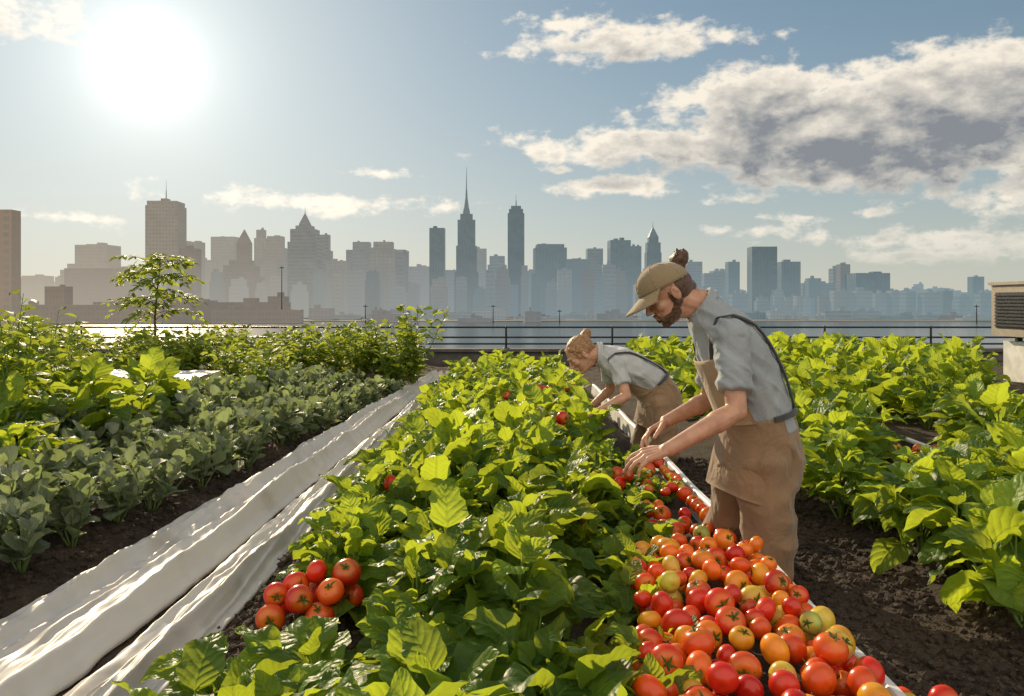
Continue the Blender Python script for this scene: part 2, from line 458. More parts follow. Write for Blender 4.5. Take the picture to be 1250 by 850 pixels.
while y < 9.7:
    st = .25 if y < 4 else .29
    x = -.52 if y > 2.1 else -.46
    lim = .24 if y < 2.9 else (.44 if y < 4.7 else .72)
    while x < lim:
        xx = x + U(-.05, .05); yy = y + U(-.06, .06)
        near = y < 2.0
        sc = U(.78, .98) if not near else U(.82, 1.0)
        if xx < -.38: sc *= .86
        if xx > .12 and y < 3.2: sc *= (.66 if not near else .85)
        elif xx > .3 and y < 4.7: sc *= .72
        if inpeople(xx, yy) or (xx+.60)**2+(yy-2.32)**2 < .034: x += st; continue
        put(random.choice(PN if near else (PL if y < 5.5 else PA)), "pepper_plant", xx, yy, sc, LA, "plant", GC)
        x += st + .02
    y += st
for (x, y, s, m) in [(-.64,1.62,.9,1),(-.70,1.90,.62,1),(.33,1.75,.62,1),(.38,2.05,.60,1),(.36,2.4,.62,1),(.40,2.7,.62,1),(.46,3.0,.62,1),(.50,3.3,.44,0),(.56,3.6,.42,0),(.62,4.0,.42,0),(.70,3.85,.3,0),(.52,4.3,.5,0),(.66,4.4,.42,0),(.78,3.95,.26,0),(-.56,2.62,.62,0)]:
    put(random.choice(PN if m else PL), "pepper_plant", x, y, s, "small green leafy pepper plant beside harvested tomatoes", "plant", GC)
GR = "plants in the bed beyond the path"
y = 2.5
while y < 11.8:
    x = 1.62 + (.1 if y > 4 else 0)
    while x < min(5.6, y*.72+.5):
        xx = x + U(-.07, .07); yy = y + U(-.07, .07)
        if .43 < xx/yy < .57 and 3.5 < yy < 6.0:
            if xx/yy > .55 or xx/yy < .45 or R() < .4: put(random.choice(PL), "pepper_plant", xx, yy, .48, LA, "plant", GR)
            x += .34; continue
        if 2.65 < xx < 3.10 and 4.8 < yy < 9: x += .34; continue
        if xx/yy > .59 and yy > 5.4: x += .34; continue
        sc = U(.88, 1.12)*(1 + .05*max(0, y-4)) if y < 9 else U(.95, 1.2)
        if y < 3.4: sc = U(.85, 1.02)
        put(random.choice(PL if y < 5.0 else PA), "pepper_plant", xx, yy, sc, LA, "plant", GR)
        x += .33 if y < 5 else .38
    y += .32 if y < 5 else .40
y = 2.35
while y < 8.4:
    x = -1.78 + max(-.1, (y-3)*.085)
    while x > -min(4.6, y*.66+.45):
        xx = x + U(-.05, .05); yy = y + U(-.05, .05)
        gap = -.55 < xx/yy < -.37
        if gap and yy > 7.2: x -= .33; continue
        if not (y > 5.6 and xx < -2.0 - (8.4-y)*.25) or (gap and yy > 5.4):
            edge = .80 if x > -2.0 else 1.0
            put(random.choice(PB), "sage_plant", xx, yy, U(.92, 1.25)*edge, "grey green sage plant with rounded leaves in soil", "plant", "sage plants in a row bed")
        else:
            if R() < .85: put(random.choice(PC + PA[:2]), "leafy_bush", xx, yy, U(.70, .95), "fresh green leafy crop bush in the bed", "plant", "leafy crops behind the sage")
        x -= .29 if y < 5 else .33
    y += .27 if y < 5 else .33
for k in range(90):
    x = U(-7.4, -1.35); yy = U(8.8, 12.2)
    put(random.choice(PC), "leafy_bush", x, yy, U(.80, 1.1), "fresh green leafy crop bush in the bed", "plant", "leafy crops by the railing")
PT = plant_C(560, .95, 200, .36)
for (x, yy, s) in [(-2.95, 4.75, 1.0), (-3.25, 5.1, 1.05), (-2.85, 5.3, .75), (-3.3, 5.9, .82), (-3.6, 6.1, .95), (-2.6, 4.35, .50), (-2.25, 6.9, .55), (-4.2, 6.9, .9)]:
    put(PT, "leafy_bush", x, yy, s, "tall bright green leafy crop bush in the bed", "plant", "leafy crops behind the sage")
for (x, yy, s) in [(-2.62,4.05,1.15),(-2.85,4.4,1.35),(-2.5,4.6,1.15),(-2.75,4.95,1.3),(-2.4,5.1,1.05),(-3.05,5.4,1.3),(-2.6,5.6,1.15),(-2.35,3.75,.95),(-3.4,5.5,1.4),(-2.9,6.3,1.2)]:
    put(random.choice(PL), "leafy_bush", x, yy, s, "large leaved bright green crop plant in the bed", "plant", "leafy crops behind the sage")
shr = plant_C(555, .98, 330, .5)
for (x, yy, s) in [(-1.15, 9.3, 1.05), (-1.55, 9.6, .8)]:
    put(shr, "shrub", x, yy, s, "airy yellow green shrub at the end of a bed", "shrub", "shrubs at the end of the bed")

def young_tree(x, y):
    random.seed(77)
    root = bpy.data.objects.new("young_tree", None); link(root); root.location = (x, y, gz(x, y)); root.scale = (.97, .97, .90)
    tag(root, "slender young tree with drooping pinnate leaves in the beds", "tree")
    tm = MB(); pts = [Vector((0,0,-.05)), Vector((.01,0,.4)), Vector((-.01,.01,.8)), Vector((.02,0,1.15)), Vector((.05,0,1.45)), Vector((.08,0,1.70))]
    for i in range(5): tm.capsule(pts[i], pts[i+1], .024-.004*i, .020-.004*i, 8)
    cm = MB(); random.seed(78)
    for b in range(38):
        t = .40 + .60*b/37; i = min(4, int(t*5)); p = pts[i].lerp(pts[i+1], t*5-i)
        az = b*2.4+U(-.4,.4); ln = U(.35, .66)*(1.15-.6*(t-.42)); el = U(.15, .9)
        q = p; prev = p
        for s in range(8):
            el2 = el - .16*s
            q = prev + Vector((math.cos(az)*math.cos(el2), math.sin(az)*math.cos(el2), math.sin(el2)))*ln/7
            tm.capsule(prev, q, .006-.0006*s, .006-.0006*(s+1), 5)
            if s > 0:
                for sg in (-1, 1, 0):
                    leaf(cm, q, az+sg*U(.7,1.4)+U(-.2,.2), U(-.5,.4), U(-.5,.5), U(.10,.16), U(.020,.030), U(.3,1.2), .2, .03, 5, 2, 2, .01, .002)
            prev = q
    tm.obj("trunk", [BARK], True, root); cm.obj("crown", [LEAF_C], True, root)
young_tree(-4.75, 10.6)
random.seed(5)

# ------------------------------------------------------------------ tomatoes
def tomato_mesh():
    mb = MB(); n = 28; m = 18; rings = []
    for i in range(m):
        ph = -math.pi/2 + math.pi*(i+.25)/(m-.5); ring = []
        for j in range(n):
            a = 2*math.pi*j/n
            r = .045*math.cos(ph)*(1 + .022*math.cos(5*a+.6)*math.sin(abs(ph)) )
            z = .038*math.sin(ph) - .011*math.exp(-(r/.012)**2)*(1 if ph > 0 else -.4)
            ring.append(Vector((r*math.cos(a), r*math.sin(a), z)))
        rings.append(ring)
    mb.ring_loft(rings); return mb.mesh("tomato", [TOM])
def calyx_mesh(seed):
    random.seed(seed); mb = MB()
    for k in range(5):
        leaf(mb, (0, 0, .030), 2*math.pi*k/5+U(-.15,.15), U(.2,.6), 0, U(.024,.032), .0036, U(.5,1.2), .2, .1, 5, 2, 2)
    n0 = len(mb.v); mb.capsule((0,0,.026), (U(-.004,.004),U(-.004,.004),.044), .0024, .002, 6)
    for _ in range(len(mb.v)-n0): mb.uv.append((.5,.5)); mb.t.append(.3)
    return mb.mesh("calyx", [CAL])
TM = tomato_mesh(); CM = [calyx_mesh(900+i) for i in range(3)]
random.seed(21)
TC = [((.66,.030,.010),4.8),((.76,.08,.010),4),((.82,.17,.014),3.0),((.82,.30,.02),2.0),((.70,.44,.06),1.1),((.50,.016,.008),1.5),((.42,.42,.09),.3)]
placed = []
def tomato(x, y, z, s, group, lab=None, red=False):
    tot = sum(wt for _, wt in TC); q = R()*tot
    for c, wt in TC:
        q -= wt
        if q <= 0: break
    if red and c[1] > .1: c = TC[0][0]
    names = {.030:"ripe red tomato",.08:"ripe red tomato",.17:"orange red tomato",.30:"orange tomato",.44:"yellow ripening tomato",.016:"deep red tomato",.42:"greenish unripe tomato"}
    o = bpy.data.objects.new("tomato", TM); link(o); o.location = (x, y, z); o.scale = (s, s, s*U(.90, 1.08))
    o.rotation_euler = (U(-1.7, 1.7), U(-1.7, 1.7), U(0, 6.28)); o.color = (*[v*U(.88,1.1) for v in c], 1)
    tag(o, names.get(c[1], "red tomato") + " lying " + (lab or "in the heap"), "tomato", group)
    k = bpy.data.objects.new("calyx", random.choice(CM)); link(k); k.parent = o
def pack(n, fx, zb, grp, lab, smin=.8, smax=1.12, tries=26, red=False, cost=None):
    for _ in range(n):
        best = None; s = U(smin, smax); r = .0425*s
        for _ in range(tries):
            x, y = fx(); z = zb(x, y) + r*.86
            for (a, b, c, rr) in placed:
                dx = a-x; dy = b-y
                if abs(dx) < .1 and abs(dy) < .1:
                    d2 = dx*dx+dy*dy; R2 = ((r+rr)*.985)**2
                    if d2 < R2: z = max(z, c + math.sqrt(R2-d2))
            cc = z + (cost(x, y) if cost else 0)
            if best is None or cc < best[3]: best = (x, y, z, cc)
        placed.append((*best[:3], r)); tomato(*best[:3], s, grp, lab, red)
def heapfloor(x, y):
    return gz(x, y) + .02 + (.10*math.exp(-((x-.60)/.18)**2) if y < 3 else .05)
def regA():
    while True:
        y = U(1.60, 2.85); t = (y-1.62)/1.23
        x = U(.28+.16*t, .845)
        return x, y
def regB():
    y = U(2.8, 4.6); t = (y-2.8)/1.8
    return U(.50+.20*t, .845), y
gA = "tomatoes heaped along the bed edge"
pack(176, regA, heapfloor, gA, "in the heap beside the white edging board", .58, .94)
pack(44, regB, heapfloor, gA, "in the heap beside the white edging board", .56, .86)
def regS():
    y = U(1.66, 2.05); return U(.975, 1.16 - (y-1.66)*.35), y
pack(15, regS, lambda x, y: 0.0, gA, "on soil outside the edging board", .64, .9)
pack(12, lambda: (-.60+U(-.10, .12), 2.34+U(-.10, .10)), lambda x, y: gz(x, y)+.07, "tomatoes under the plants", "among leaves of the bed", .74, .96, 4, True)
def loose(c, n, sp, z0):
    pack(n, lambda: (c[0]+U(-sp, sp), c[1]+U(-sp, sp)), lambda x, y: z0, "tomatoes among the plants", "among green leaves", .64, .86, 4, True)
loose((-.44, 3.3), 3, .07, .27)
loose((.20, 4.6), 10, .15, .31); loose((.28, 6.3), 8, .2, .34); loose((.42, 3.6), 4, .12, .22)
loose((.12, 5.6), 5, .2, .34); loose((.30, 2.95), 2, .07, .24)
pack(20, lambda: (2.50+U(-.28, .28), 4.75+U(-.25, .25)), lambda x, y: gz(x, y)+.05, "tomatoes in the bed beyond the path", "in the far bed among plants", .72, .98, 4)

# ------------------------------------------------------------------ board, hoses, fabric
WP = mat_plain("white_plastic", (.76, .76, .73), .5, .14, 9)
def board():
    mb = MB(); n = 90; rings = []
    for i in range(n+1):
        y = 1.25 + 7.8*i/n; x = .905 + .012*noise.noise(Vector((y*1.1, 0, 0))); z = .108+.010*noise.noise(Vector((y*1.6, 5, 0)))
        lean = .02
        rings.append([Vector((x-.008, y, -.02)), Vector((x+.008, y, -.02)), Vector((x+.016+lean, y, z)), Vector((x+.010+lean, y, z+.006)), Vector((x-.010+lean, y, z+.006)), Vector((x-.016+lean, y, z))])
    mb.ring_loft(rings); tag(mb.obj("edging_board", [WP], False), "long white plastic edging board along the vegetable bed", "edging")
board()
def hose(pts, r, lab):
    mb = MB(); mb.chain([Vector(p) for p in pts], [r]*len(pts), 8)
    tag(mb.obj("irrigation_hose", [WP]), lab, "hose", "irrigation hoses")
hose([(2.72+.06*math.sin(i*.7)-.02*i, 5.2+i*.32, gz(2.9, 5.2+i*.32)+.03) for i in range(12)], .018, "white irrigation hose lying on soil between plants")

def mat_fabric():
    m, nt, out = newmat("white_fleece")
    oc = OBJC(nt)
    a = NOISE(nt, VM(nt, 'MULTIPLY', oc, (3.2, .6, 1)), 4, 3, .45, dist=.6)
    d = NOISE(nt, oc, 4, 5)
    c = MIX(nt, SS(nt, d, .5, .8), (.78, .765, .73), (.56, .51, .43))
    bp = BUMP(nt, a, .35, .05)
    s = PR(nt, c, .45, bp); t = nt.nodes.new('ShaderNodeBsdfTranslucent'); t.inputs[0].default_value = (.78, .75, .69, 1)
    nt.links.new(ADDSH(nt, .3, s, t.outputs[0]), out.inputs[0]); return m
FB = mat_fabric()
def fabric(x0f, x1f, seed, amp, lab, folds):
    mb = MB()
    def P(v, u):
        y = 1.4 + 9.8*v
        l = x0f(y); r = x1f(y)
        wob = .02*noise.noise(Vector((y*.8, seed, 0))) + .006*noise.noise(Vector((y*3.1, seed, u*2)))
        x = l + (r-l)*u + wob
        e = math.sin(math.pi*min(1, max(0, u)))**.5
        n1 = noise.noise(Vector((u*4 + .3*math.sin(y*.5), y*.22, seed)))
        n2 = noise.noise(Vector((u*6 + y*.4, y*.7, seed+5)))
        n3 = noise.noise(Vector((u*4 - y*1.4, y*1.4 + u*3, seed+9)))
        n4 = noise.noise(Vector((u*7 + y*1.5, y*2.2, seed+3)))
        z = amp*e*(.5+.6*n1) + .022*(1-abs(n2))**4*e + .007*(1-abs(n3))**3*e + .005*n4*e + .01
        for (c, a, wd, fr) in folds:
            z += a*math.exp(-((u-c-.04*math.sin(y*fr+c*9)-.04*noise.noise(Vector((y*.6, c*7, seed))))/wd)**2)*(.75+.5*noise.noise(Vector((y*.8, c*5, seed+2))))
        return Vector((x, y, max(z, .008) + gz(x, y)*.6))
    mb.grid(P, 520, 90)
    o = mb.obj("row_cover", [FB]); tag(o, lab, "row cover", "white row covers")
    s = o.modifiers.new("t", 'SOLIDIFY'); s.thickness = .003
L0 = lambda y: -1.62 + .46*(y-2.6)/7.9
R0 = lambda y: -.91 + .06*(y-2.6)/7.9
fabric(L0, lambda y: L0(y)+(R0(y)-L0(y))*.62, 1.0, .085, "wide white fleece row cover bunched in long folds", [(.16,.035,.05,.5),(.36,.06,.07,.6),(.58,.04,.05,.45),(.80,.06,.06,.5)])
fabric(lambda y: L0(y)+(R0(y)-L0(y))*.67, R0, 4.0, .045, "narrow white fleece row cover rolled beside the bed", [(.25,.03,.10,.6),(.62,.04,.12,.5)])
mb = MB(); mb.grid(lambda a, b: Vector((-4.4+1.45*b, 7.35+1.2*a, .30+.05*math.sin(math.pi*a)+.03*noise.noise(Vector((a*3, b*5, 0))))), 20, 40)
mb.box(-4.38, -2.97, 7.40, 8.5, -.02, .28)
tag(mb.obj("covered_bed", [FB]), "raised bed covered with a pale sheet", "covered bed")

# ------------------------------------------------------------------ roof edge, railing, equipment
CONC = mat_plain("dark_concrete", (.085, .085, .085), .85, .25, 6)
METAL = mat_plain("dark_metal", (.035, .037, .04), .4, .2, 30, Metallic=.6)
mb = MB(); mb.box(-30, 30, 13.35, 13.65, -31, .20); mb.box(-30.05, 30.05, 13.30, 13.70, .203, .25)
tag(mb.obj("parapet", [CONC], False), "low dark concrete parapet wall at the roof edge", "wall")
mb = MB(); mb.box(-30, 30, -6, 13.34, -31, -.10)
tag(mb.obj("roof_building", [CONC], False), "concrete building carrying the rooftop farm", "building")
rail = bpy.data.objects.new("railing", None); link(rail); rail.location = (0, 13.5, .25); tag(rail, "dark metal pipe railing along the roof edge", "railing")
for z in (.36, .19, .08):
    mb = MB(); mb.capsule((-15, 0, z), (15, 0, z), .016, .016, 10); mb.obj("rail", [METAL], True, rail)
pm = MB(); pm.capsule((0, 0, -.01), (0, 0, .37), .018, .018, 10); pm.box(-.05, .05, -.05, .05, 0, .012); pme = pm.mesh("post", [METAL])
for i in range(17):
    o = bpy.data.objects.new("post", pme); link(o); o.parent = rail; o.location = (-14.5+i*1.8, 0, 0)

HV = mat_plain("beige_metal", (.34, .29, .23), .5, .1, 8)
def hvac():
    root = bpy.data.objects.new("ventilation_unit", None); link(root); root.location = (6.80, 9.6, 0)
    tag(root, "beige rooftop ventilation unit with dark louvres on white base", "ventilation unit")
    a = MB(); a.box(-.72, .9, -.5, .5, .62, 1.25); a.box(-.75, .93, -.53, .53, 1.253, 1.29); a.obj("casing", [HV], False, root)
    b = MB(); b.box(-.60, .85, -.45, .45, .0, .555); b.obj("base_cabinet", [WP], False, root)
    for x in (-.5, .7):
        for y in (-.3, .3):
            b = MB(); b.box(x-.03, x+.03, y-.03, y+.03, .557, .618); b.obj("spacer_block", [METAL], False, root)
    for x0 in (-.66, -.14, .38):
        l = MB(); l.box(x0, x0+.36, -.512, -.503, .72, 1.16)
        for k in range(10): l.box(x0+.01, x0+.35, -.53, -.513, .74+k*.042, .756+k*.042)
        l.obj("louvre", [METAL], False, root)
    l = MB(); l.box(-.732, -.723, -.4, .4, .72, 1.16)
    for k in range(10): l.box(-.75, -.733, -.39, .39, .74+k*.042, .756+k*.042)
    l.obj("louvre", [METAL], False, root)
    d = MB(); d.box(-.5, .0, -.462, -.453, .1, .50); d.box(-.06, -.03, -.475, -.463, .3, .36); d.obj("door", [WP], False, root)
hvac()

# ------------------------------------------------------------------ river, land, city
def mat_water():
    m, nt, out = newmat("river_water"); oc = OBJC(nt)
    n = NOISE(nt, VM(nt, 'MULTIPLY', oc, (1, .5, 1)), .25, 4)
    nt.links.new(PR(nt, (.05, .07, .08), .18, BUMP(nt, n, .25, .6), Specular_IOR_Level=.6), out.inputs[0]); return m
mb = MB(); mb.box(-6000, 6000, 14, 1235, -31.5, -30)
tag(mb.obj("water", [mat_water()], False), "broad calm river reflecting the bright sky", "river", kind="structure")

def haze_mix(nt, surf, out, col, alpha):  # paints haze onto a surface by mixing emission into its shader
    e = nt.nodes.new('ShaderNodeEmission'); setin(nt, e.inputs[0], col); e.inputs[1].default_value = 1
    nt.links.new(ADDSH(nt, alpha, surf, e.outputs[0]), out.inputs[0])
def mat_building(name, base, glass, fw, fh, strip):
    m, nt, out = newmat(name)
    oi = nt.nodes.new('ShaderNodeObjectInfo'); oc = OBJC(nt)
    geo = nt.nodes.new('ShaderNodeNewGeometry')
    s3 = nt.nodes.new('ShaderNodeSeparateXYZ'); nt.links.new(oc, s3.inputs[0])
    px = M(nt, 'ADD', s3.outputs[0], s3.outputs[1])
    rs = M(nt, 'MULTIPLY_ADD', oi.outputs['Random'], .9, .6)
    a = M(nt, 'FRACT', M(nt, 'DIVIDE', px, M(nt, 'MULTIPLY', rs, fw))); b = M(nt, 'FRACT', M(nt, 'DIVIDE', s3.outputs[2], fh))
    wa = M(nt, 'MULTIPLY', SS(nt, a, .25, .35), SS(nt, a, .9, 1.0, 1, 0)); wb = M(nt, 'MULTIPLY', SS(nt, b, .3, .4), SS(nt, b, .9, 1.0, 1, 0))
    win = M(nt, 'MULTIPLY', wa, wb) if strip == 0 else (wa if strip == 1 else wb)
    nn = nt.nodes.new('ShaderNodeSeparateXYZ'); nt.links.new(geo.outputs['Normal'], nn.inputs[0])
    win = M(nt, 'MULTIPLY', win, SS(nt, nn.outputs[2], .3, .6, 1, 0))
    bc = MIX(nt, oi.outputs['Random'], base, tuple(x*.5 for x in base))
    bc = MIX(nt, SS(nt, NOISE(nt, oc, .03, 4), .35, .7), bc, tuple(x*1.1 for x in base))
    wn = NOISE(nt, oc, .09, 2)
    c = MIX(nt, M(nt, 'MULTIPLY', win, SS(nt, wn, .3, .7, .3, .85)), bc, glass)
    r = M(nt, 'SUBTRACT', .8, M(nt, 'MULTIPLY', win, .5))
    s = PR(nt, c, r)
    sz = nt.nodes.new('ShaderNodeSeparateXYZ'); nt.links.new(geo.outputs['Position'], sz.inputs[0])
    al = M(nt, 'ADD', oi.outputs['Alpha'], SS(nt, sz.outputs[2], -30, 150, .28, 0), clamp=True)  # painted haze gets stronger toward the ground
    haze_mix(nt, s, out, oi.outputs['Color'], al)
    return m
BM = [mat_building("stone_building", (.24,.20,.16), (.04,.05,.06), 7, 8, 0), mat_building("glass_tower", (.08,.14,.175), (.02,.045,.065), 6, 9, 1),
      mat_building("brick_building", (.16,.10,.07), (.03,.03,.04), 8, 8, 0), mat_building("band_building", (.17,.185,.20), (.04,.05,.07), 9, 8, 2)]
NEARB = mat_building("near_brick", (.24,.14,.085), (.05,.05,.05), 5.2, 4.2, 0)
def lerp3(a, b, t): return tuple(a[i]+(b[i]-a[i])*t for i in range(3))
def hazecol(px):  # painted haze colour per building, warmer on the sun side
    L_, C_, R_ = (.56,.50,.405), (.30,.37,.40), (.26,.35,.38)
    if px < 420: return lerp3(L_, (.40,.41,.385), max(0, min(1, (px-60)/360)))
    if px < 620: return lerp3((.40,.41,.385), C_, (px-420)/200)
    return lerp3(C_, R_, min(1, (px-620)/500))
def bld(x0, x1, top, d, mat=0, al=.6, tiers=None, roof=None, depth=None, lab=None, spire=None, base=-30, yaw=None, clutter=True):
    wpx = x1-x0; cx = (x0+x1)/2
    w = wpx*d/F; p = S(cx, top, d); hgt = p.z-base; dp = depth or min(60, max(25, w*.8))
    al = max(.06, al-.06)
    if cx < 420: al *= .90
    mb = MB()
    tiers = tiers or [(1, 0, 1)]
    for i, (ws, a, b) in enumerate(tiers):
        mb.box(-w/2*ws, w/2*ws, -dp/2*ws, dp/2*ws, hgt*a + (0.01*i), hgt*b)
    ws = tiers[-1][0]
    if clutter and w > 18:
        for _ in range(random.randint(1, 3)):
            a = U(-.35, .2)*w*ws; ww = U(.08, .25)*w*ws; hh = U(2, 7)
            mb.box(a, a+ww, -dp*.2*ws, dp*.2*ws, hgt+.05, hgt+hh)
    if roof == 'pyr': mb.box(-w/2*ws, w/2*ws, -dp/2*ws, dp/2*ws, hgt, hgt + w*ws*1.1, .05)
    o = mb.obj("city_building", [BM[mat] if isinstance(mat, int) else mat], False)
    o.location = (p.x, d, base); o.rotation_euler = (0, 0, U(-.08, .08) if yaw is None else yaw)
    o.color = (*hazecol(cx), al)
    kinds = ["pale stone office building", "blue grey glass tower", "brown brick block", "grey banded office building"]
    tag(o, (lab or (kinds[mat] if isinstance(mat, int) else "brick building") + " in the hazy skyline across the river"), "building", "skyline buildings")
    if spire:
        s = MB(); r0, hh, z0 = spire
        s.capsule((0, 0, hgt+z0), (0, 0, hgt+z0+hh*.5), r0, r0*.55, 8); s.capsule((0, 0, hgt+z0+hh*.5), (0, 0, hgt+z0+hh), r0*.4, r0*.15, 8)
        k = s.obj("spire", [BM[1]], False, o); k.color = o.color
    return o
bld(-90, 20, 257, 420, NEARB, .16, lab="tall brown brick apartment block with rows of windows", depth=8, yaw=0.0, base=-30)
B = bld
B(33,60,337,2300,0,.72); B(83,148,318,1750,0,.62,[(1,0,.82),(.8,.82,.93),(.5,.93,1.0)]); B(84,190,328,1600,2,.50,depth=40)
B(100,140,300,1900,0,.66)
B(184,222,247,1700,0,.46,[(1,0,.96),(.92,.96,1)],spire=(1.6,45,2),lab="tall pale concrete slab tower with rooftop antenna")
B(223,247,296,1800,0,.6); B(222,243,304,1550,2,.42); B(246,266,318,1900,0,.68)
B(262,291,290,2100,0,.70); B(273,318,318,1650,2,.50,[(1,0,.7),(.8,.7,.9),(.55,.9,1.0)]); B(291,306,297,1700,2,.52,roof='pyr')
B(312,326,281,2200,0,.66,[(1,0,.9),(.7,.9,1)]); B(325,349,289,2000,0,.60,[(1,0,.85),(.75,.85,1)]); B(340,356,318,1900,3,.6)
B(355,390,274,1750,3,.46,[(1,0,.80),(.85,.80,.94),(.55,.94,.98),(.35,.98,1)],roof='pyr',spire=(1.5,26,14),lab="stone tower with stepped pointed crown and slim spire",clutter=False)
B(388,405,287,1900,3,.52,[(1,0,.8),(.7,.8,1)]); B(400,426,319,1800,0,.58)
B(426,497,306,1850,3,.52,[(1,0,1)]); B(432,452,296,1750,3,.50,[(1,0,1)]); B(453,484,296,1700,0,.48,[(1,0,.9),(.75,.9,1)]); B(484,497,309,1600,3,.42)
B(497,526,326,2000,0,.6); B(525,543,279,1900,1,.36,lab="slim dark glass tower"); B(543,560,330,2100,3,.55)
B(555,584,262,1950,1,.38,[(1.0,0,.42),(.86,.42,.68),(.74,.68,.94),(.52,.94,1.0)],lab="very tall stepped stone tower with long needle spire",clutter=False)
def crown():
    o = bpy.context.scene.collection.objects[-1]
    hgt = S(569, 262, 1950).z + 30
    s = MB(); s.box(-9,9,-9,9,hgt+.1,hgt+14,.75); s.box(-6,6,-6,6,hgt+14.1,hgt+36,.55); s.box(-3,3,-3,3,hgt+36.1,hgt+62,.5); s.box(-1.3,1.3,-1.3,1.3,hgt+62.1,hgt+116,.25)
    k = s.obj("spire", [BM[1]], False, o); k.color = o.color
crown()
B(580,594,304,2300,0,.60); B(596,618,313,1900,3,.5,[(1,0,.85),(.8,.85,1)])
B(620,640,252,1900,1,.36,[(1,0,.93),(.85,.93,.97),(.6,.97,1)],spire=(1.6,28,1),lab="tall slender stone tower with flat stepped top",clutter=False)
B(638,656,331,2100,3,.55); B(652,690,299,1850,1,.42,[(1,0,.95),(.85,.95,1)]); B(672,704,322,2300,0,.58); B(691,716,317,1800,1,.46)
B(716,735,304,2000,3,.48); B(732,748,326,2200,0,.55); B(743,768,294,1900,1,.38); B(768,782,301,2050,1,.44)
B(788,806,290,1950,1,.38,[(1,0,.8),(.9,.8,.93),(.65,.93,1)],roof='pyr',spire=(1.6,26,14),lab="tower with tapering crown and needle spire",clutter=False)
B(806,832,330,2000,1,.46); B(838,856,320,2100,3,.5); B(858,880,334,2000,3,.48); B(868,890,331,2200,3,.52); B(887,901,320,1900,1,.46)
B(915,945,302,1800,1,.30,lab="broad teal glass office tower",clutter=False); B(951,974,320,1900,1,.38); B(974,1012,346,2000,3,.46); B(985,1000,340,1900,1,.44)
B(1014,1024,328,2000,3,.44); B(1023,1035,323,1900,2,.44); B(1038,1079,334,1850,1,.36); B(1079,1096,357,2300,3,.56)
B(1098,1125,354,2500,0,.66,[(1,0,.8),(.6,.8,1)]); B(1112,1130,347,2800,0,.74,[(1,0,.8),(.5,.8,1)]); B(1140,1160,353,2700,0,.72); B(1160,1182,357,2500,3,.66)
B(1184,1198,338,2100,1,.48); B(1198,1212,355,2400,3,.58); B(1212,1260,359,2500,3,.6)
random.seed(31)
px = 28
while px < 1290:
    wd = U(9, 22); 
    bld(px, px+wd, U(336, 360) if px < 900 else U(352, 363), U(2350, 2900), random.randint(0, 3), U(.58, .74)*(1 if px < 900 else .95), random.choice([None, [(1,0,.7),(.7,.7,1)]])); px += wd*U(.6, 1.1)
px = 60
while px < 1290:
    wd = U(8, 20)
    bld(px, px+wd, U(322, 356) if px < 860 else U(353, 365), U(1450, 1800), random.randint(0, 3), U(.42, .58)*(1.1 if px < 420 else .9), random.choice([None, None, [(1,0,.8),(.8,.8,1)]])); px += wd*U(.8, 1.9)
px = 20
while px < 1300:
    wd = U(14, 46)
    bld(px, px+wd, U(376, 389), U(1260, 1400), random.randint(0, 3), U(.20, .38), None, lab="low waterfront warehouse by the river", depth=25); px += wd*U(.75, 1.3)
for (a, b, t, d) in [(60,84,350,1150),(62,200,372,1140),(150,262,367,1160),(205,352,369,1145),(262,368,378,1130),(330,350,362,1165),(-20,64,372,1150),(455,500,383,1190),(560,600,388,1180),(640,660,380,1200),(455,470,378,1210)]:
    bld(a, b, t, d, 2, .02 if a < 400 else .2, None, depth=22, lab="low brown brick waterfront warehouse with flat roof")
def mast(px, top, d):
    p = S(px, top, d); m_ = MB(); m_.box(-.7,.7,-.7,.7,0,p.z+30,.5); m_.box(-3,3,-.5,.5,p.z+27,p.z+28.2)
    o = m_.obj("mast", [METAL], False); o.location = (p.x, d, -30); tag(o, "dark lattice mast on the waterfront", "mast", "waterfront masts")
for a, t in [(344, 325), (446, 372), (602, 372), (683, 378), (1192, 372), (880, 376)]: mast(a, t, 1125)

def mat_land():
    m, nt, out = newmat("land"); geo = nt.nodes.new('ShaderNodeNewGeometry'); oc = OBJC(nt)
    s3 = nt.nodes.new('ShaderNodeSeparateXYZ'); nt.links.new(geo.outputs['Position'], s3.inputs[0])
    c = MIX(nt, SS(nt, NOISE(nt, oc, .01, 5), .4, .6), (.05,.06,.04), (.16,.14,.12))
    col = MIX(nt, SS(nt, M(nt, 'DIVIDE', s3.outputs[0], s3.outputs[1]), -.6, .1), (.56,.50,.40), (.34,.39,.40))  # haze colour painted into the land, warmer toward the sun
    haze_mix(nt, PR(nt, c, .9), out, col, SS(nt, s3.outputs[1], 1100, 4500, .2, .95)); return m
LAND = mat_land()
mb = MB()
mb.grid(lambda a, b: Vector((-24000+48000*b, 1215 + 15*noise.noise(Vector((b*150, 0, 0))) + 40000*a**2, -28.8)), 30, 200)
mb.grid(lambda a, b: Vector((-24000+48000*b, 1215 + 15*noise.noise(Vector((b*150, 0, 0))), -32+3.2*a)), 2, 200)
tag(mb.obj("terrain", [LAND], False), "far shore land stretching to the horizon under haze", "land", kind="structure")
mb = MB(); mb.grid(lambda a, b: Vector((-9000+18000*b, 7600+900*a, -28 + (60+70*noise.fractal(Vector((b*9, 0, 0)), 1, 2, 4))*math.sin(math.pi*a))), 9, 300)
tag(mb.obj("hill", [LAND]), "distant low hills beyond the city in haze", "hill", kind="structure")

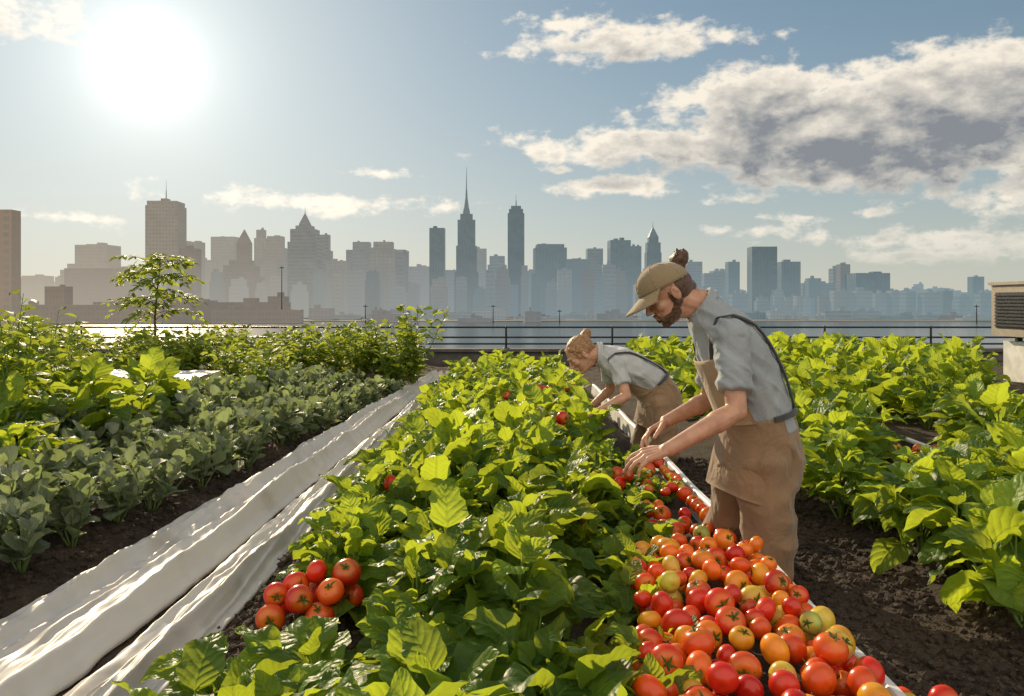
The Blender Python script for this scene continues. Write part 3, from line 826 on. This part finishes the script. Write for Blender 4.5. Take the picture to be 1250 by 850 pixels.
# ------------------------------------------------------------------ people
def mat_skin(name, c0, c1):
    m, nt, out = newmat(name); oc = OBJC(nt)
    c = MIX(nt, SS(nt, NOISE(nt, oc, 25, 4), .35, .7), c0, c1)
    nt.links.new(PR(nt, c, .5, BUMP(nt, NOISE(nt, oc, 250, 3), .15, .002), Subsurface_Weight=.15, Subsurface_Radius=(.02,.008,.004)), out.inputs[0]); return m
SK = mat_skin("skin", (.46, .245, .16), (.56, .32, .215))
def mat_hair(name, c):
    m, nt, out = newmat(name); oc = OBJC(nt)
    n = NOISE(nt, VM(nt, 'MULTIPLY', oc, (1.0, 5, 1.5)), 45, 3, dist=.4)
    cc = MIX(nt, SS(nt, n, .35, .7), tuple(x*.6 for x in c), tuple(x*1.4 for x in c))
    nt.links.new(PR(nt, cc, .5, BUMP(nt, n, .7, .005), Sheen_Weight=.2), out.inputs[0]); return m
EYW = mat_plain("eye_white", (.7, .68, .65), .2); EYD = mat_plain("eye_dark", (.03, .02, .015), .2)
LIP = mat_plain("lips", (.46, .19, .14), .5)
BOOT = mat_plain("boot_rubber", (.05, .045, .035), .6)

def hand(mb, wr, d, up, side, curl=.5, sc=1.0):
    d = Vector(d).normalized(); up = Vector(up); up = (up - d*up.dot(d)).normalized(); lat = d.cross(up)*side
    wr = Vector(wr)
    base = []
    for i in range(4):
        o = (.030 - .020*i)
        k = wr + (d*(.088 - .006*abs(i-1.2)) + lat*o)*sc
        mb.capsule(wr + d*.012*sc + lat*o*.55*sc, k, .014*sc, .0118*sc, 12); base.append(k)
    mb.ellipsoid(wr + (d*.045 + up*-.006)*sc, (.04*sc, .036*sc, .015*sc), Matrix((d, lat, up)).transposed())
    ln = [(.042,.026,.021), (.047,.030,.022), (.043,.028,.022), (.034,.021,.019)]
    for i in range(4):
        p = base[i]; a = curl*U(.35, .75) + .1; spread = (.16 - .11*i)
        for s in range(3):
            v = d*math.cos(a) - up*math.sin(a) + lat*spread
            q = p + v.normalized()*ln[i][s]*sc
            mb.capsule(p, q, (.0094-.0010*s)*sc, (.0088-.0012*s)*sc, 12); p = q; a += curl*U(.6, .95)
    p = wr + (d*.022 + lat*.026 - up*.006)*sc
    for s, (l, v) in enumerate([(.040, d*.62+lat*.72-up*.25), (.032, d*.85+lat*.35-up*.35), (.026, d*.92+lat*.05-up*.42)]):
        q = p + v.normalized()*l*sc; mb.capsule(p, q, (.0145-.002*s)*sc, (.0125-.0022*s)*sc, 12); p = q

def person(cfg):
    random.seed(cfg['seed'])
    org = Vector(cfg['org']); root = bpy.data.objects.new("person", None); link(root); root.location = org
    tag(root, cfg['label'], "person")
    ks = [(S(a, b, cfg['y']), d, w) for (a, b, d, w) in cfg['torso']]
    n = len(ks)
    def cr(p0, p1, p2, p3, t):
        return .5*((2*p1) + (p2-p0)*t + (2*p0-5*p1+4*p2-p3)*t*t + (3*p1-p0-3*p2+p3)*t*t*t)
    def ev(s):
        s = max(0, min(n-1.0001, s)); i = int(s); t = s-i
        g = lambda k: ks[max(0, min(n-1, k))]
        a, b, c, d = g(i-1), g(i), g(i+1), g(i+2)
        return cr(a[0], b[0], c[0], d[0], t), cr(a[1], b[1], c[1], d[1], t), cr(a[2], b[2], c[2], d[2], t)
    Y = Vector((0, 1, 0))
    def TP(s, th, off=0):
        c, d, w = ev(s); c2 = ev(s+.15)[0]; c1 = ev(s-.15)[0]; t = (c2-c1).normalized()
        fr = Vector((-t.z, 0, t.x))
        return c + fr*math.cos(th)*(d+off) - Y*math.sin(th)*(w+off)
    def loft(mb, s0, s1, off, m=14, nn=32):
        mb.ring_loft([[TP(s0+(s1-s0)*i/(m-1), -2*math.pi*j/nn, off) for j in range(nn)] for i in range(m)])
    def shell(mb, s0, s1, ta, tb, o0, o1, m=24, q=40, wr=0.0):
        def f(off):
            return lambda a, b: TP(s0+(s1-s0)*a, (ta(a) if callable(ta) else ta)*(1-b) + (tb(a) if callable(tb) else tb)*b, off + wr*math.sin(b*17+a*3)*(1-a))
        b0 = len(mb.v); mb.grid(f(o1), m, q); b1 = len(mb.v); nf = len(mb.f)
        mb.grid(f(o0), m, q)
        for k in range(nf, len(mb.f)): mb.f[k] = mb.f[k][::-1]
        edge = [i*q for i in range(m)], [i*q+q-1 for i in range(m)], list(range(q)), [(m-1)*q+j for j in range(q)]
        for e in edge:
            for i in range(len(e)-1): mb.f.append((b0+e[i], b0+e[i+1], b1+e[i+1], b1+e[i])); mb.mi.append(0)
    hc = S(*cfg['head']); f = Vector(cfg['fwd']).normalized(); u = Vector(cfg['upv']); u = (u - f*u.dot(f)).normalized(); l = u.cross(f)
    HM = Matrix.Translation(hc) @ Matrix((f, l, u)).transposed().to_4x4()
    hs = cfg.get('hs', 1.0); HM = HM @ Matrix.Scale(hs, 4)
    def face(mb, g=0.0, beard=False):
        s0 = len(mb.v)
        if not beard:
            mb.ellipsoid((-.012,0,.030), (.098,.077,.090)); mb.ellipsoid((.028,0,-.03), (.062,.056,.085))
            mb.capsule((.080,-.028,.024), (.080,.028,.024), .012, .012)
            mb.capsule((.088,0,.014), (.112,0,-.026), .0065, .0095); mb.ellipsoid((.101,.009,-.031), (.010,.007,.007)); mb.ellipsoid((.101,-.009,-.031), (.010,.007,.007))
            for y in (-1, 1):
                mb.ellipsoid((.062,.036*y,-.024), (.024,.024,.022)); mb.ellipsoid((-.004,.081*y,-.010), (.019,.009,.031)); mb.capsule((-.002,.087*y,.012), (-.010,.090*y,-.006), .006,.005)
                mb.ellipsoid((.072,.031*y,.001), (.014,.016,.0115))
            mb.capsule((.089,-.017,-.054), (.089,.017,-.054), .0065, .0065); mb.capsule((.087,-.015,-.066), (.087,.015,-.066), .0075, .0075)
        mb.ellipsoid((.030,0,-.075), (.048+g,.046+g,.034+g)); mb.ellipsoid((.066,0,-.096), (.020+g,.022+g,.016+g))
        mb.capsule((-.01,.052,-.045), (.055,.022,-.096), .014+g, .014+g); mb.capsule((-.01,-.052,-.045), (.055,-.022,-.096), .014+g, .014+g)
        if beard:
            mb.capsule((.0935,-.018,-.046), (.0935,.018,-.046), .005,.005)
            for y in (-1, 1):
                mb.capsule((.020,.0645*y,.030), (.016,.060*y,-.010), .0075,.0085); mb.capsule((.016,.060*y,-.010), (.004,.055*y,-.045), .0085,.013); mb.capsule((.092,.02*y,-.047),(.080,.028*y,-.080),.004,.008)
                mb.capsule((.012,.050*y,-.050),(.070,.026*y,-.078),.012,.012)
        mb.xform(HM, s0)
    body = MB(); face(body)
    nb = ev(n-1)[0]
    body.capsule(HM @ Vector((-.030,0,-.045)), nb, .052*hs, .060*hs); body.capsule(HM @ Vector((.0,0,-.075)), nb + Vector((-.01,0,-.01)), .038*hs, .05*hs)
    loft(body, cfg['hips']-.2, n-1, -.022)
    for a in cfg['arms']:
        sh, el, wr = S(*a['sh']), S(*a['el']), S(*a['wr'])
        k = a.get('k', 1.0)
        body.capsule(sh, sh.lerp(el, .5), .052*k, .046*k); body.capsule(sh.lerp(el, .5), el, .046*k, .038*k)
        m_ = el.lerp(wr, .3); body.capsule(el, m_, .038*k, .041*k); body.capsule(m_, wr, .041*k, .025*k)
        body.ellipsoid(wr, (.029*k,.029*k,.025*k))
        hand(body, wr, a['hd'], a['hu'], a['side'], a['curl'], k)
        body.capsule(ev(n-2)[0], sh, .07*k, .055*k)
    for g in cfg['legs']:
        hp, kn, an, to = g
        body.capsule(hp, kn, .070*hs, .052*hs); body.capsule(kn, kn.lerp(an, .4), .052*hs, .052*hs); body.capsule(kn.lerp(an, .4), an, .052*hs, .034*hs); body.capsule(an, to, .034, .026)
    remesh(body, "body", SK, .0038, 3, root, org)
    for y in (-1, 1):
        e = MB(); e.ellipsoid((.0795,.031*y,.000), (.0085,.012,.0045), mi=0); e.ellipsoid((.0862,.031*y,-.001), (.003,.0045,.0035), mi=1); e.xform(HM); e.xform(Matrix.Translation(-org)); e.obj("eye", [EYW, EYD], True, root)
        e = MB(); e.capsule((.0905,.014*y,.0235), (.083,.046*y,.025), .0038, .0026, 8); e.xform(HM); e.xform(Matrix.Translation(-org)); e.obj("eyebrow", [cfg['hair']], True, root)
    e = MB(); e.capsule((.0925,-.013,-.0565), (.0925,.013,-.0565), .0035, .0035, 8); e.capsule((.0915,-.012,-.0650), (.0915,.012,-.0650), .0045, .0045, 8)
    e.xform(HM); e.xform(Matrix.Translation(-org)); e.obj("lips", [LIP], True, root)
    wrk = lambda amp, sc: (lambda co: amp*(1-2*abs(noise.noise(Vector((co.x*sc, co.y*sc, co.z*sc*.75))))) + amp*.5*noise.noise(Vector((co.x*sc*2.1, co.y*sc*2.1, co.z*sc*1.6+7))))
    def shirt_folds(co):
        # diagonal folds fanning from the armpit plus small creases
        d = co.x*.8 + co.z*1.0
        q = 1-2*abs(noise.noise(Vector((d*16, co.y*7, (co.x-co.z)*4))))
        return .010*q + .004*noise.noise(co*22) - .003
    sh_ = MB(); loft(sh_, cfg['waist']-.35, n-1.12, .0)
    for a in cfg['arms']:
        sh, el = S(*a['sh']), S(*a['el']); k = a.get('k', 1.0); c = sh.lerp(el, a.get('slv', .78))
        sh_.capsule(ev(n-2)[0] + Vector((.0,0,-.01)), sh, .086*k, .068*k); sh_.capsule(sh, sh.lerp(c, .5), .068*k, .062*k)
        t = (c-sh).normalized(); o1 = t.orthogonal().normalized(); o2 = t.cross(o1)
        p0 = sh.lerp(c, .4)
        sh_.ring_loft([[p + (o1*math.cos(2*math.pi*j/24)+o2*math.sin(2*math.pi*j/24))*r*k for j in range(24)] for p, r in ((p0,.060),(p0.lerp(c,.5),.062),(c-t*.004,.063),(c,.059))])
    remesh(sh_, "shirt", cfg['shirt'], .0055, 3, root, org, shirt_folds)
    col_ = MB(); t = (nb-ev(n-1.6)[0]).normalized(); o1 = Vector((-t.z,0,t.x)); pts = []
    for j in range(25):
        a = 2*math.pi*j/24; pts.append(nb - t*.018 + (o1*math.cos(a)*.072 - Y*math.sin(a)*.068)*hs + t*(.004-.020*math.cos(a)))
    for i in range(24):
        p, q = pts[i], pts[i+1]; col_.capsule(p, q, .009, .009, 8); col_.capsule(p+t*.012, q+t*.012, .007, .007, 8); col_.capsule(p-t*.012+(p-nb)*.14, q-t*.012+(q-nb)*.14, .008, .008, 8)
    remesh(col_, "collar", cfg['shirt'], .005, 2, root, org)
    tr = MB(); loft(tr, cfg['hips']-.5, cfg['waist'], -.004)
    for g in cfg['legs']:
        hp, kn, an, to = g
        tr.capsule(hp, kn, .112*hs, .088*hs, 20); tr.capsule(kn, kn.lerp(an, .85), .085*hs, .058*hs, 20)
    remesh(tr, "trousers", cfg['trs'], .007, 3, root, org, wrk(.016, 9))
    for g in cfg['legs']:
        hp, kn, an, to = g
        b = MB(); b.capsule(an.lerp(kn, .12), an, .05, .046); b.capsule(an, to, .046, .036); b.capsule(an+Vector((0,.0,-.01)), an+Vector((0,.05,-.005)), .04,.035)
        remesh(b, "boot", BOOT, .006, 3, root, org)
    ap = MB(); wst = cfg['waist']
    shell(ap, cfg['apron_bottom'], wst+.05, -cfg['wrap'], cfg['wrap'], .007, .012, 26, 60, .008)
    ap.xform(Matrix.Translation(-org)); ap.obj("apron_skirt", [cfg['apr']], True, root)
    bb = MB(); shell(bb, wst+.02, cfg['bib_top'], lambda a: -1.25+.40*a, lambda a: 1.25-.40*a, .012, .018, 20, 30)
    bb.xform(Matrix.Translation(-org)); bb.obj("apron_bib", [cfg['bib']], True, root)
    for sg in (1, -1):
        st_ = MB(); path = [(cfg['bib_top']-.15,.66), (cfg['bib_top']+.4,.80), (n-2.1,1.05), (n-1.78,1.50), (n-2.05,2.0), (n-2.8,2.45), (wst+.5,2.7), (wst,2.75)]
        pp = []
        for i in range(len(path)-1):
            for k in range(6):
                t = k/6; pp.append((path[i][0]+(path[i+1][0]-path[i][0])*t, path[i][1]+(path[i+1][1]-path[i][1])*t))
        rings = []
        for i, (s, th) in enumerate(pp):
            th *= sg; dw = .065
            a, b = TP(s, th-dw, .009), TP(s, th+dw, .009); a2, b2 = TP(s, th+dw, .017), TP(s, th-dw, .017)
            rings.append([a, b, a2, b2])
        st_.ring_loft(rings); st_.xform(Matrix.Translation(-org)); st_.obj("apron_strap", [cfg['strap']], True, root)
    tie = MB(); shell(tie, wst-.02, wst+.10, 1.7, 4.5, .014, .019, 3, 60); tie.xform(Matrix.Translation(-org)); tie.obj("apron_tie", [cfg['strap']], True, root)
    hr = MB()
    if cfg['cap']:
        hr.ellipsoid((-.032,0,.012), (.086,.078,.082)); hr.capsule((-.085,0,-.03), (-.06,0,-.065), .036,.028)
        hr.capsule((-.09,0,.05), (-.11,0,.07), .030,.028)
    else:
        hr.ellipsoid((-.022,0,.038), (.101,.082,.088)); hr.capsule((-.07,0,-.02), (-.05,0,-.05), .05,.035)
        for y in (-1, 1): hr.capsule((.050,.045*y,.075), (-.02,.080*y,.0), .016,.015); hr.capsule((.045,.062*y,.04), (.03,.072*y,-.02), .007,.004)
    bn = Vector(cfg['bun'])
    hr.capsule(bn*.75, bn, .026, .028); hr.ellipsoid(bn, (.038,.036,.034)); hr.ellipsoid(bn+Vector((-.014,.008,.008)), (.028,.028,.024)); hr.ellipsoid(bn+Vector((.012,-.010,.010)), (.024,.024,.022))
    for k in range(6):
        v = Vector((U(-1,.4), U(-.8,.8), U(.1,1))).normalized(); hr.capsule(bn+v*.026, bn+v*U(.038,.046)+Vector((0,U(-.01,.01),0)), .007, .0045, 6)
    hr.xform(HM); remesh(hr, "hair", cfg['hair'], .0038, 2, root, org, lambda co: .002*noise.noise(Vector((co.x*45, co.y*110, co.z*50))))
    if cfg['cap']:
        cp = MB()
        def CP(a, b):
            ph = (math.pi/2)*(a); th = 2*math.pi*b
            x = math.cos(ph)*math.cos(th); y = math.cos(ph)*math.sin(th); z = math.sin(ph)
            sq = 1 + .02*math.cos(6*th)*math.cos(ph)*a
            return Vector((-.006+.108*x*sq, .087*y*sq, .030+.092*z**.9 + .012*x))
        cp.grid(CP, 16, 49)
        def BR(a, b):
            th = -1.15+2.3*b; ex = math.cos(th*1.1)
            r = a
            x = -.006+.106*math.cos(th); y = .087*math.sin(th)
            return Vector((x + r*.092*max(0, ex)**.6, y*(1+.08*r), .041 - .026*r - .7*(y*y)*(.6+r*2.0)))
        cp.grid(BR, 8, 25)
        cp.ellipsoid((-.006,0,.122), (.008,.008,.005))
        for th in [k*math.pi/3 for k in range(6)]:
            pts = [CP(a, th/(2*math.pi)) for a in (0, .15, .3, .45, .6, .75, .9, 1)]
            for p, q in zip(pts, pts[1:]): cp.capsule(p, q, .0022, .0022, 6)
        cp.xform(HM); cp.xform(Matrix.Translation(-org)); o = cp.obj("cap", [cfg['capm']], True, root)
        s = o.modifiers.new("t", 'SOLIDIFY'); s.thickness = .004; s.offset = 0
        bd = MB(); face(bd, .0022, True); remesh(bd, "beard", cfg['hair'], .0035, 2, root, org, lambda co: .002*noise.noise(co*140))
    return root

SH1 = mat_cloth("shirt_cloth", (.37, .42, .46), .45); TR1 = mat_cloth("brown_canvas", (.31, .20, .115), .45); BIB = mat_cloth("tan_canvas", (.44, .31, .185), .3)
STR = mat_cloth("dark_strap", (.05, .055, .06), .2); CAPM = mat_cloth("cap_cloth", (.34, .26, .15), .12)
HR1 = mat_hair("brown_hair", (.085, .04, .02)); HR2 = mat_hair("golden_hair", (.30, .16, .065))
K1 = S(940, 688, 2.98); K2 = S(878, 672, 3.30)
man = dict(seed=3, label="bearded man in olive cap, grey shirt and brown apron bending over", org=(.98, 3.05, 0), y=3.1,
    torso=[(903,655,.14,.175),(914,605,.148,.178),(926,558,.158,.182),(922,508,.134,.156),(908,462,.136,.163),(888,420,.126,.172),(869,391,.094,.143),(853,371,.056,.062)],
    hips=2, waist=3, head=(814, 358, 3.08), fwd=(-.82,-.16,-.55), upv=(-.55,0,.83), hs=.98,
    arms=[dict(sh=(892,411,2.95), el=(899,502,2.86), wr=(815,549,2.78), hd=(-.95,-.05,-.22), hu=(-.15,-.35,.9), side=1, curl=.55, slv=.74),
          dict(sh=(874,408,3.25), el=(866,488,3.36), wr=(814,514,3.28), hd=(-.85,-.15,-.45), hu=(-.3,.3,.85), side=-1, curl=.6, slv=.74)],
    legs=[(S(934,575,3.0), K1, K1+Vector((.03,.40,-.02)), K1+Vector((.02,.52,-.05))), (S(908,575,3.2), K2, K2+Vector((.08,.40,-.02)), K2+Vector((.08,.50,-.04)))],
    shirt=SH1, trs=TR1, apr=TR1, bib=BIB, strap=STR, hair=HR1, cap=True, capm=CAPM, bun=(-.122,0,.082), apron_bottom=1.05, wrap=2.0, bib_top=5.0)
person(man)
SH2 = mat_cloth("pale_shirt_cloth", (.52, .55, .57), .45)
W1 = S(812, 552, 5.1); W2 = S(786, 548, 5.35)
woman = dict(seed=4, label="woman with blond hair bun in pale shirt and brown apron crouching", org=(.98, 5.2, 0), y=5.2,
    torso=[(786,548,.09,.15),(798,524,.12,.165),(806,494,.135,.170),(796,470,.118,.140),(779,457,.115,.140),(760,446,.112,.155),(743,437,.085,.125),(729,432,.048,.052)],
    hips=2, waist=3, head=(709, 433, 5.18), fwd=(-.74,-.22,-.62), upv=(-.62,0,.78), hs=.96,
    arms=[dict(sh=(754,448,5.06), el=(765,484,4.98), wr=(728,503,4.92), hd=(-.9,0,-.3), hu=(-.2,-.3,.9), side=1, curl=.55, k=.82, slv=.6),
          dict(sh=(743,446,5.33), el=(745,476,5.42), wr=(724,494,5.35), hd=(-.8,0,-.5), hu=(-.3,.3,.9), side=-1, curl=.6, k=.82, slv=.6)],
    legs=[(S(806,500,5.1), W1, W1+Vector((.03,.38,-.01)), W1+Vector((.02,.48,-.04))), (S(802,500,5.3), W2, W2+Vector((.05,.38,-.01)), W2+Vector((.05,.48,-.04)))],
    shirt=SH2, trs=TR1, apr=TR1, bib=BIB, strap=STR, hair=HR2, cap=False, bun=(-.118,0,.080), apron_bottom=1.0, wrap=2.2, bib_top=4.9)
person(woman)
